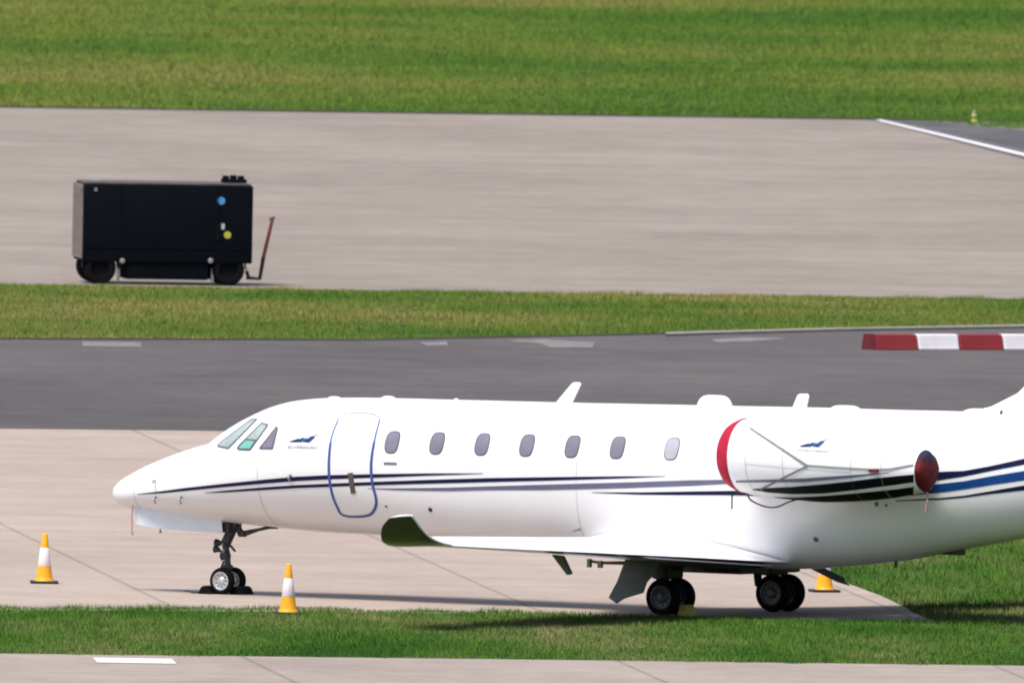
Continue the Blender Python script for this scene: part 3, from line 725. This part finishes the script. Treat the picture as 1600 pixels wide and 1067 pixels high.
def logo(u0, v0, k, Sf, parent):
    g = MB(); T = lambda pts: [(u0+(x-452)*k, v0+(y-690)*k) for x, y in pts]
    for pts, m in [([(451, 690.3), (464, 690.5), (467.5, 687), (468.5, 684.5), (464, 687), (457, 688)], 0), ([(466.5, 690.6), (470.5, 690.5), (473.5, 686), (469, 687)], 0), ([(470, 685.5), (472, 684), (477, 683.6), (472.5, 686)], 0),
                   ([(473, 690.5), (479, 690.5), (487.5, 684.5), (480, 685)], 1), ([(478.5, 691.3), (481.5, 690.5), (486.5, 685.5), (483, 686.5)], 0), ([(480, 683.4), (485, 682), (489, 681.4), (495.5, 679.8), (498, 677.2), (490, 682.6), (487.5, 685.5), (486.5, 683)], 0)]:
        npoly(g, T(pts), Sf, m, .010)
    for a_, b_, w_ in [((455, 689.4), (468, 685.5), 1.8), ((475, 690.3), (489, 683), 2.6), ((482, 690.8), (492, 682), 1.6), ((464, 690.3), (474, 684.5), 1.9), ((469, 690.3), (479, 684.5), 1.6)]:
        npoly(g, T([(a_[0]-w_, a_[1]), (a_[0]+w_, a_[1]), (b_[0]+w_, b_[1]), (b_[0]-w_, b_[1])]), Sf, 1 if w_ > 1.2 else 0, .012)
    g.build('emblem', [NAVY, BLUE], parent)
for dx in (.42, 1.05, 2.15, 2.6): ring_joint(nL.x+dx, Nac, NACP, -1.5, 2.2)
g = MB(); ribbon(g, [(nL.x+.42+k*.0865, -.15) for k in range(21)], .005, .0035, Nac, -1); g.build('panel_joint', JOINT, NACP)
logo(452, 690, 1.0, Body, fus); logo(1249, 697.3, .98, Nac, NACP)
def lettering(text, u0, v0, width, h, Sf, parent, slope=.02):
    cu = bpy.data.curves.new('lettering', 'FONT'); cu.body = text; cu.size = 1; ob = bpy.data.objects.new('t', cu); COL.objects.link(ob)
    dg = bpy.context.evaluated_depsgraph_get(); dg.update(); me = bpy.data.meshes.new_from_object(ob.evaluated_get(dg))
    xs = [v.co.x for v in me.vertices]; ys = [v.co.y for v in me.vertices]; x0, x1, y1 = min(xs), max(xs), max(ys)
    vs = []
    for v in me.vertices:
        u = u0+(v.co.x-x0)/(x1-x0)*width; w = v0-v.co.y/y1*h+(u-u0)*slope; a = hit(u, w, Sf); vs.append(Sf.pt(a[0], a[1], -1, .011))
    fs = [tuple(p.vertices) for p in me.polygons]; bpy.data.objects.remove(ob)
    mesh_obj('lettering', vs, fs, mat('lettering_grey', (.07, .07, .09), .6), parent)
lettering('SOVEREIGN+', 449.5, 700.5, 48, 4.6, Body, fus); lettering('CITATION SOVEREIGN+', 1243, 704.5, 53, 3.6, Nac, NACP, .05)

# landing gear
def wheel(c, r, w, parent, rimm, rr=.62):
    g = MB(); pr = []
    for k in range(15):
        th = -math.pi/2+math.pi*k/14; pr.append((math.sin(th)*w/2, r-w*.42+math.cos(th)**.7*w*.42 if math.cos(th) > 1e-6 else r-w*.42))
    pr = [(-w*.42, r*rr)] + pr + [(w*.42, r*rr)]
    g.lathe(pr, c, (0, 1, 0), 48); g.build('tyre', RUBBER, parent, smooth=True)
    g = MB()
    for sg in (-1, 1):
        prf = [(sg*w*.44, r*(rr+.02)), (sg*w*.46, r*rr*.93), (sg*w*.30, r*rr*.86), (sg*w*.24, r*rr*.5), (sg*w*.42, r*rr*.36), (sg*w*.46, r*rr*.2), (sg*w*.46, .001)]
        g.lathe(prf, c, (0, 1, 0), 40)
        for k in range(9):
            th = 2*math.pi*k/9; q = Vector(c)+Vector((math.cos(th)*r*rr*.66, sg*w*.27, math.sin(th)*r*rr*.66))
            g.box(q, (r*.10, w*.10, r*.10), bev=.004, m=1)
    g.build('wheel_rim', [rimm, DARKM], parent, auto=40)
RN = .195
na = at(347.5, 906, .15); fa = at(366, 905.5, -.15); xa = na.x
ng = MB(); ax = Vector((xa, 0, RN))
L_ = lambda u, v, p=0: at(u, v, p)
ng.tube([ax+Vector((0, 0, -.02)), Vector((ax.x, 0, RN+.12)), L_(355, 868), L_(352, 850)], [.04, .045, .045, .05], 12, m=0)
ng.tube([L_(351, 858), L_(354, 872)], .052, 12, m=1); ng.box(L_(352, 868), (.13, .12, .09), bev=.02); ng.box(ax+Vector((-.01, 0, .19)), (.12, .14, .09), bev=.03)
ng.tube([L_(353, 862), L_(353, 848), L_(362, 828), L_(366, 814)], [.065, .075, .075, .09], 12)
ng.tube([ax+Vector((0, -.2, 0)), ax+Vector((0, .2, 0))], .03, 10)
ng.build('nose_gear', [DARKM, STEEL], jet, auto=50); NG = bpy.data.objects['nose_gear']
g = MB(); g.tube([L_(372, 833), L_(386, 832), L_(405, 827), L_(426, 822)], [.03, .04, .022, .03], 8); g.tube([L_(366, 816), L_(378, 832)], .04, 8); g.box(L_(428, 822), (.08, .12, .07), bev=.01); g.box(L_(379, 834), (.09, .10, .08), bev=.01); g.build('drag_brace', DARKM, NG)
g = MB(); g.tube([L_(353, 851), L_(361, 853), L_(367.5, 861)], [.03, .02, .018], 8); g.tube([L_(352, 862), L_(341, 860)], .02, 8); g.tube([L_(346, 874), L_(351, 872), L_(359, 880), L_(352, 888)], .018, 8); g.tube([L_(345, 888), L_(350, 876)], .015, 8); g.build('torque_link', DARKM, NG)
g = MB(); g.lathe([(-.06, .001), (-.06, .03), (0, .055), (.03, .06), (.035, .001)], L_(340, 848), (-1, 0, 0), 20); g.lathe([(-.05, .001), (-.05, .03), (0, .045), (.03, .05), (.035, .001)], L_(338, 858), (-1, 0, 0), 20); g.build('taxi_light', DARKM, NG)
g = MB(); g.box(L_(352, 824), (.34, .34, .13)); g.build('gear_bay', DARKM, NG)
wheel(Vector((xa, -.15, RN)), RN, .125, NG, RIM, .66); wheel(Vector((xa, .15, RN)), RN, .125, NG, RIM, .66)
for pp in (.22, -.22):
    P = [L_(u, v, pp) for u, v in [(204, 788), (260, 797), (350, 812), (352, 833), (300, 829.5), (240, 825), (206, 819)]]
    sh = 0 if pp > 0 else 0
    base = [L_(u, v, .22) for u, v in [(207, 790), (260, 797), (346, 810), (348, 833), (300, 829.5), (240, 825), (210, 819)]]
    g = MB(); g.prism([Vector((q.x, -pp-.01, q.z)) for q in base], (0, .02, 0)); g.build('nose_gear_door', DOORW, NG, bevel=.006)
RMW = .27
for s_ in (-1, 1):
    po = 1.68; pi_ = 1.28; c1 = at(1036.5, 934, po); x = c1.x
    g = MB(); wt = at(1032, 868, 1.48)
    y = s_*1.48
    g.tube([Vector((x-.22, y, wt.z)), Vector((x-.20, y, RMW+.35)), Vector((x-.17, y, RMW+.2))], [.07, .065, .06], 12)
    g.tube([Vector((x-.19, y, RMW+.22)), Vector((x, y, RMW))], [.07, .05], 12, m=0)
    g.tube([Vector((x-.05, y, RMW+.05)), Vector((x-.17, y, RMW+.5))], [.03, .04], 10, m=1)
    g.tube([Vector((x, y-.24, RMW)), Vector((x, y+.24, RMW))], .045, 12)
    g.tube([Vector((x-.2, y-.03, RMW+.45)), Vector((x-.1, s_*.75, wt.z-.02))], .04, 10)
    zb_ = at(1139, 893, 0).z
    g.box(Vector((x+.15, s_*.85, wt.z-.06)), (1.5, 1.5, .16), bev=.04); g.box(Vector((x+.1, s_*.42, zb_+.07)), (1.3, .8, .14), bev=.05)
    g.box(Vector((x-.1, s_*1.42, RMW+.36)), (.30, .42, .22), bev=.05); g.tube([Vector((x-.28, s_*1.25, wt.z-.05)), Vector((x-.26, s_*1.3, RMW+.12)), Vector((x-.12, s_*1.48, RMW+.05))], [.07, .06, .05], 10)
    mg = g.build('main_gear', [DARKM, STEEL], jet, auto=50)
    wheel(Vector((x, s_*po, RMW)), RMW, .165, mg, RIMD); wheel(Vector((x, s_*pi_, RMW)), RMW, .165, mg, RIMD)
    # leg door, leaning outwards
    dz = lambda v: 1.80+max(0, v-874)/110*1.5
    PP = [at(u, v, dz(v)) for u, v in [(979, 872), (1031, 874), (1026, 894), (1012, 909), (1006, 926), (992, 930), (976, 935), (964, 943), (952, 934), (966, 908)]]
    for q, vv in zip(PP, [872, 874, 894, 909, 926, 930, 935, 943, 934, 908]): q.y = s_*dz(vv)
    if s_ == 1:
        for q, vv in zip(PP, [872, 874, 894, 909, 926, 930, 935, 943, 934, 908]): 
            q.x = x+.05+(q.x-x)*.45+.34*max(0, vv-874)/62; q.z = PP[0].z+(q.z-PP[0].z)*.74
    g = MB(); g.prism(PP, (0, s_*.03, .01)); g.build('main_gear_door', GREYD, mg, bevel=.008)
# covers
def cover(side, nac, label):
    root = empty('engine_cover', RM @ Vector((nL.x-.1, side*NP, nac_axis(nL.x)-.5)), YAW); tag(root, label, 'engine cover', 'red engine covers')
    off = Vector((nL.x-.1, side*NP, nac_axis(nL.x)-.5))
    def bl(mb, name, mats, **k):
        mb.v = [tuple(Vector(v)-off) for v in mb.v]; return mb.build(name, mats, root, **k)
    g = MB(); c = Vector((nL.x, side*NP, nac_axis(nL.x)))
    g.lathe([(.10, .531), (.075, .532), (.03, .520), (0, .505), (-.06, .478), (-.12, .44), (-.17, .38), (-.20, .28), (-.215, .12), (-.22, .001)], c, (1, 0, 0), 56)
    bl(g, 'intake_cover', RED, smooth=True)
    # the bag tied over the exhaust
    g = MB(); c = Vector((nE.x, side*NP, nac_axis(nE.x)-.0)); NS = 28; vs = []; fs = []
    rings = [(-.16, .315), (-.10, .305), (.0, .292), (.05, .28), (.085, .23), (.10, .12), (.105, .01)]
    for (h, r) in rings:
        for k in range(NS):
            th = 2*math.pi*k/NS; w = 1+.03*math.sin(5*th+h*9)+.02*math.sin(9*th); zz = r*w*math.sin(th)
            if zz < 0: zz *= 1.02
            yy = r*w*math.cos(th)*(1 if zz > -.06 else (1-.75*(-zz-.06)/.25)); vs.append(c+Vector((h, side*yy, zz-.01)))
    for i in range(len(rings)-1):
        for k in range(NS): fs.append((i*NS+k, i*NS+(k+1) % NS, (i+1)*NS+(k+1) % NS, (i+1)*NS+k))
    fm = []
    g.add(vs, fs)
    for i, f in enumerate(g.f):
        z = sum(g.v[j][2] for j in f)/4-c.z; g.m[i] = 1 if z > .15 else 0
    bl(g, 'exhaust_cover', [REDD, NAVYC], smooth=True)
    g = MB(); b = c+Vector((.1, side*.1, -.30)); g.tube([b, b+Vector((.0, 0, -.12)), b+Vector((-.02, 0, -.27))], [.018, .016, .02], 6); bl(g, 'streamer', PINK)
    def strip(g, pts, hw, off_=.012, n=16):
        par = []
        for i in range(len(pts)-1):
            for k in range(n):
                t = k/n; h = hit_in(pts[i][0]*(1-t)+pts[i+1][0]*t, pts[i][1]*(1-t)+pts[i+1][1]*t, 0, -.4, Nac); par.append(h)
        par.append(hit_in(pts[-1][0], pts[-1][1], 0, -.4, Nac)); par = [p for p in par if p]; ribbon(g, par, hw, off_, Nac, side)
    g = MB(); strip(g, [(1172, 669), (1262, 727.5)], .015); strip(g, [(1262, 727.5), (1225, 746), (1188, 764)], .015); strip(g, [(1260, 727), (1300, 730), (1360, 733.5), (1390, 733), (1428, 726)], .012)
    bl(g, 'strap', STRAP)
    g = MB(); h = hit(1366, 735, Nac); q = Nac.pt(h[0], h[1], side, .02); g.box(q, (.16, .03, .045), bev=.008); bl(g, 'strap_buckle', REDD)
    g = MB()
    P = [(1147, 768, 1.62), (1160, 770, 1.7), (1168, 773, 1.75), (1172, 780, 1.78), (1184, 787, 1.8), (1200, 792, 1.8), (1215, 791.5, 1.8), (1230, 785, 1.75), (1245, 780, 1.7)]
    Q = [at(u, v, p) for u, v, p in P]
    for q_, p in zip(Q, P): q_.y = side*p[2]
    g.tube(catpoly(Q, 4, False), .012, 6); q0 = at(1144, 768, 1.62); q1 = at(1143.5, 795, 1.62); q0.y = q1.y = side*1.62
    g.tube([q0, q1], .011, 6); bl(g, 'rope', ROPE)
cover(-1, NACP, 'red cloth cover set strapped over the near engine, facing the camera')
cover(1, NACS, 'red cloth cover set on the far engine, mostly hidden behind the fuselage')
# pitot covers with streamers under the nose
for (u, v, v2, p, lab) in [(207, 789, 833, .30, 'pink streamer hanging from the probe under the very tip of the nose'), (251, 800, 830, -.28, 'short faint streamer hanging behind the open nose gear door')]:
    a = at(u, v, p); b = at(u-1, (v+v2)/2, p); c = at(u-.5, v2, p)
    g = MB(); g.tube([Vector((0, 0, 0)), b-a, c-a], [.012, .014, .012], 6, flat=.5); g.tube([c-a, c-a+Vector((0, 0, -.02))], .02, 6)
    o = g.build('streamer', PINK); o.matrix_world = RM @ Matrix.Translation(a); tag(o, lab, 'streamer', 'remove before flight streamers')

# chocks
def chock(name, loc, size, m, rz, label):
    g = MB(); l, w, h = size; pr = [(-l/2, 0), (l/2, 0), (l*.22, h*.9), (l*.1, h), (-l*.1, h), (-l*.3, h*.75)]
    g.prism([Vector((x, -w/2, z)) for x, z in pr], (0, w, 0)); o = g.build(name, m, bevel=.012)
    o.location = loc; o.rotation_euler = (0, 0, rz); return tag(o, label, 'wheel chock', 'wheel chocks')
c = RM @ Vector((xa-.22, -.12, 0.004)); chock('wheel_chock', c, (.22, .34, .12), RUBBER, YAW, 'black rubber chock ahead of the nose wheels')
c = RM @ Vector((xa+.19, .08, 0.004)); chock('wheel_chock', c, (.20, .34, .12), RUBBER, YAW+math.pi, 'black rubber chock behind the nose wheels')
mc = RM @ Vector((x+.30, -1.52, 0.004)); chock('wheel_chock', mc, (.22, .22, .17), CHOCKY, YAW+math.pi, 'dull yellow chock behind the nearer main wheels, in the grass edge')
rp = MB(); a = RM @ Vector((xa-.36, -.2, .02)); rp.tube([Vector((0, 0, 0)), Vector((-.10, -.1, 0)), Vector((-.16, -.05, .03)), Vector((-.20, -.1, .02))], .012, 6)
o = rp.build('rope', ROPE); o.location = a; tag(o, 'short dark cord end lying left of the nose wheel chock', 'rope')

# ------------------------------------------------------------------ traffic cones
def make_cone(name='traffic_cone'):
    root = empty(name, (0, 0, 0))
    def fr(z): return .128+(.034-.128)*z/.72
    g = MB(); g.lathe([(.035, .142), (.06, fr(.06)+.008), (.09, fr(.09)), (.25, fr(.25)), (.51, fr(.51)), (.70, fr(.70)), (.715, .030), (.715, .018), (.66, .012)], (0, 0, 0), (0, 0, 1), 32)
    g.build('cone_body', ORANGE, root, smooth=True)
    g = MB(); g.lathe([(.25, fr(.25)), (.255, fr(.255)+.003), (.505, fr(.505)+.003), (.51, fr(.51))], (0, 0, 0), (0, 0, 1), 32); g.build('reflective_band', CWHITE, root, smooth=True)
    g = MB(); g.box((0, 0, .0185), (.40, .40, .035), bev=.01); g.build('base', CBASE, root); return root
def dup(root):
    r = root.copy(); COL.objects.link(r)
    for ch in root.children:
        c = ch.copy(); COL.objects.link(c); c.parent = r
    return r
cone = make_cone()
spots = [(69, 911.5, .04, 'orange and white cone with black base standing alone ahead of the nose'), (450, 960, .08, 'orange and white cone with its base hidden by the front grass, behind the nose wheel'), (1288, 925, .2, 'orange cone standing beyond the main wheels, half hidden by the gear door')]
for i, (u, v, rz, lab) in enumerate(spots):
    o = cone if i == 0 else dup(cone); p = ground(u, v); o.location = (p.x, p.y, .006); o.rotation_euler = (0, 0, rz)
    tag(o, lab, 'traffic cone', 'traffic cones around the jet')

# ------------------------------------------------------------------ ground power cart
cb = ground(128, 443.5); SC = 91.5
cart = empty('ground_power_cart', (cb.x+1.36, cb.y+.7, .004), R(6.5)); tag(cart, 'dark boxy ground power cart on wheels with raised red tow bar', 'ground power unit')
LX, LY = 2.90, 1.45
def C(u, v, y=-LY/2):   # front face helper: metres along and up from photo measures
    return Vector(((u-128)/SC/math.cos(R(6.5))-LX/2, y, (443.5-(v-(u-128)*.016))/SC))
g = MB(); zb, zt_ = .38, 1.70
g.box((0, 0, (zb+zt_)/2), (LX, LY, zt_-zb), bev=.035); g.box((.0, 0, .24), (1.42, LY-.10, .30), bev=.02)
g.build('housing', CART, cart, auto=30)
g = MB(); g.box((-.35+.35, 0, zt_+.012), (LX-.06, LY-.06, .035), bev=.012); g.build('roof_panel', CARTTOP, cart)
g = MB(); g.box((-LX/2-.012, 0, (zb+zt_)/2+.02), (.03, LY-.04, zt_-zb-.06), bev=.01)
for i in range(7): g.box((-LX/2-.028, -.6+i*.2, (zb+zt_)/2+.02), (.012, .05, zt_-zb-.2))
g.build('end_grille', CARTG, cart)
g = MB()
for xx in (-.80, .86): g.box((xx, -LY/2-.004, 1.05), (.012, .012, 1.2))
g.box((0, -LY/2-.006, .62), (LX-.1, .012, .012)); g.box((.86, -LY/2-.008, .92), (.09, .02, .30)); g.build('panel_seam', BLACKS, cart)
g = MB(); q = C(342, 315); g.lathe([(0, .001), (0, .065), (.006, .065), (.006, .001)][::-1], q, (0, -1, 0), 24); g.build('blue_sign', SIGNB, cart)
g = MB(); q = C(352.5, 368); g.lathe([(0, .001), (0, .062), (.006, .062), (.006, .001)][::-1], q, (0, -1, 0), 24); g.build('yellow_sign', SIGNY, cart)
g = MB(); q = C(341, 355); g.box(q, (.15, .012, .10), bev=.004); g.build('pale_label', SIGNW, cart)
g = MB(); q = C(147, 297); g.box(q, (.05, .03, .06)); g.build('corner_light', CARTT, cart)
for u in (190, 327):
    g = MB()
    q = C(u, 408); g.lathe([(-.02, .045), (.03, .045), (.04, .03), (.04, .001)], q, (0, -1, 0), 20)
    q2 = C(u+(-5 if u < 200 else 4), 430, -LY/2+.1); g.box(q2, (.05, .05, .24), bev=.01)
    g.build('jack_stand', CARTT, cart)
g = MB(); q = C(366, 284, -.2); q.z = zt_+.07; g.box(q, (.42, .30, .06), bev=.02)
for k in range(3): g.box(q+Vector((-.14+k*.13, 0, .05)), (.10, .2, .07+.02*(k % 2)), bev=.015)
g.build('exhaust_outlet', CART, cart)
g = MB(); q = C(152, 287, -.3); q.z = zt_+.04; g.box(q, (.20, .3, .05), bev=.02); g.build('filler_cap', CARTT, cart)
for xx in (-1.14, 1.05):
    for yy in (-LY/2+.14, LY/2-.14):
        w_ = .24; r_ = .275; g = MB(); pr = [(-w_/2, .16), (-w_/2, r_-.04), (-w_/2+.05, r_), (w_/2-.05, r_), (w_/2, r_-.04), (w_/2, .16), (w_/2-.05, .15), (w_/2-.06, .001)]
        pr = [(-w_/2+.06, .001), (-w_/2+.05, .15)] + pr; g.lathe(pr, (xx, yy, r_), (0, 1, 0), 36); g.build('wheel', RUBBER, cart, auto=40)
    g = MB(); P = [Vector((xx+math.cos(t)*.31, 0, .275+math.sin(t)*.31)) for t in [math.pi*k/10 for k in range(11)]]
    vs = [Vector((p.x, yv, p.z)) for yv in (-LY/2+.01, -LY/2+.3) for p in P]; g.add(vs, [(i, i+1, 12+i, 11+i) for i in range(10)]); g.build('mudguard', CART, cart, smooth=True)
g = MB(); a = C(388, 436, -.2); b = C(409, 437.5, -.2); c_ = C(414, 405, -.2); d_ = C(427, 345, -.2)
g.tube([a, b, c_], [.03, .035, .035], 8, m=1); g.tube([c_, d_], [.032, .03], 8, m=0); g.tube([d_+Vector((-.05, 0, 0)), d_+Vector((.04, 0, .03))], .02, 8, m=1); g.tube([C(388, 425, -.2), C(392, 436, -.2)], .03, 8, m=1)
g.build('tow_bar', [TOWRED, DARKM], cart)

# ------------------------------------------------------------------ red and white barrier boards
labs = ['red barrier block at the left end of the row, with a darker end', 'white barrier block between the two red ones', 'red barrier block between two white ones', 'white barrier block cut off by the right edge of the photo']
for i, (u0, u1) in enumerate([(1355, 1427.5), (1428.5, 1492), (1493, 1561), (1562, 1628)]):
    a = ground(u0, 547); b = ground(u1, 547); c = (a+b)/2; l = (b-a).length
    g = MB(); h = .255; pr = [(-.17, 0), (.17, 0), (.15, .06), (.10, h), (-.10, h), (-.15, .06)]
    g.prism([Vector((-l/2+.004, y, z)) for y, z in pr], (l-.008, 0, 0)); 
    root = g.build('barrier_block', BARR if i % 2 == 0 else BARW, bevel=.02); root.location = (c.x, c.y, .009); root.rotation_euler = (0, 0, math.atan2(b.y-a.y, b.x-a.x))
    if i == 0:
        g = MB(); g.prism([Vector((-l/2-.015, y*1.03, z*1.02)) for y, z in pr], (.09, 0, 0)); g.build('end_cap', mat('barrier_dark_red', (.12, .008, .012), .6), root)
    tag(root, labs[i], 'barrier', 'red and white barrier blocks beside the taxiway')
# yellow edge light beyond the runway
p = ground(1522, 191); g = MB(); g.lathe([(0, .08), (.03, .07), (.05, .03), (.08, .03), (.10, .055), (.15, .045), (.17, .001)], (0, 0, 0), (0, 0, 1), 20)
root = g.build('edge_light', SIGNY, smooth=True); root.location = (p.x, p.y, 0)
g = MB(); g.lathe([(.15, .035), (.20, .035), (.22, .02), (.22, .001)], (0, 0, 0), (0, 0, 1), 16); g.build('lens', CARTT, root)
tag(root, 'small yellow edge light standing in the grass by the far dark runway', 'runway light')

print('nose wheel bottom px', project(RM @ Vector((xa, -.15, 0))), 'want 347,925')
print('main near px', project(RM @ Vector((x, -1.68, 0))), 'far', project(RM @ Vector((x, 1.28, 0))), 'want 1036,961 / 1209,957')
print('fus len', XEND-xN, 'wheelbase', -xa+x, 'height', ftop(0))
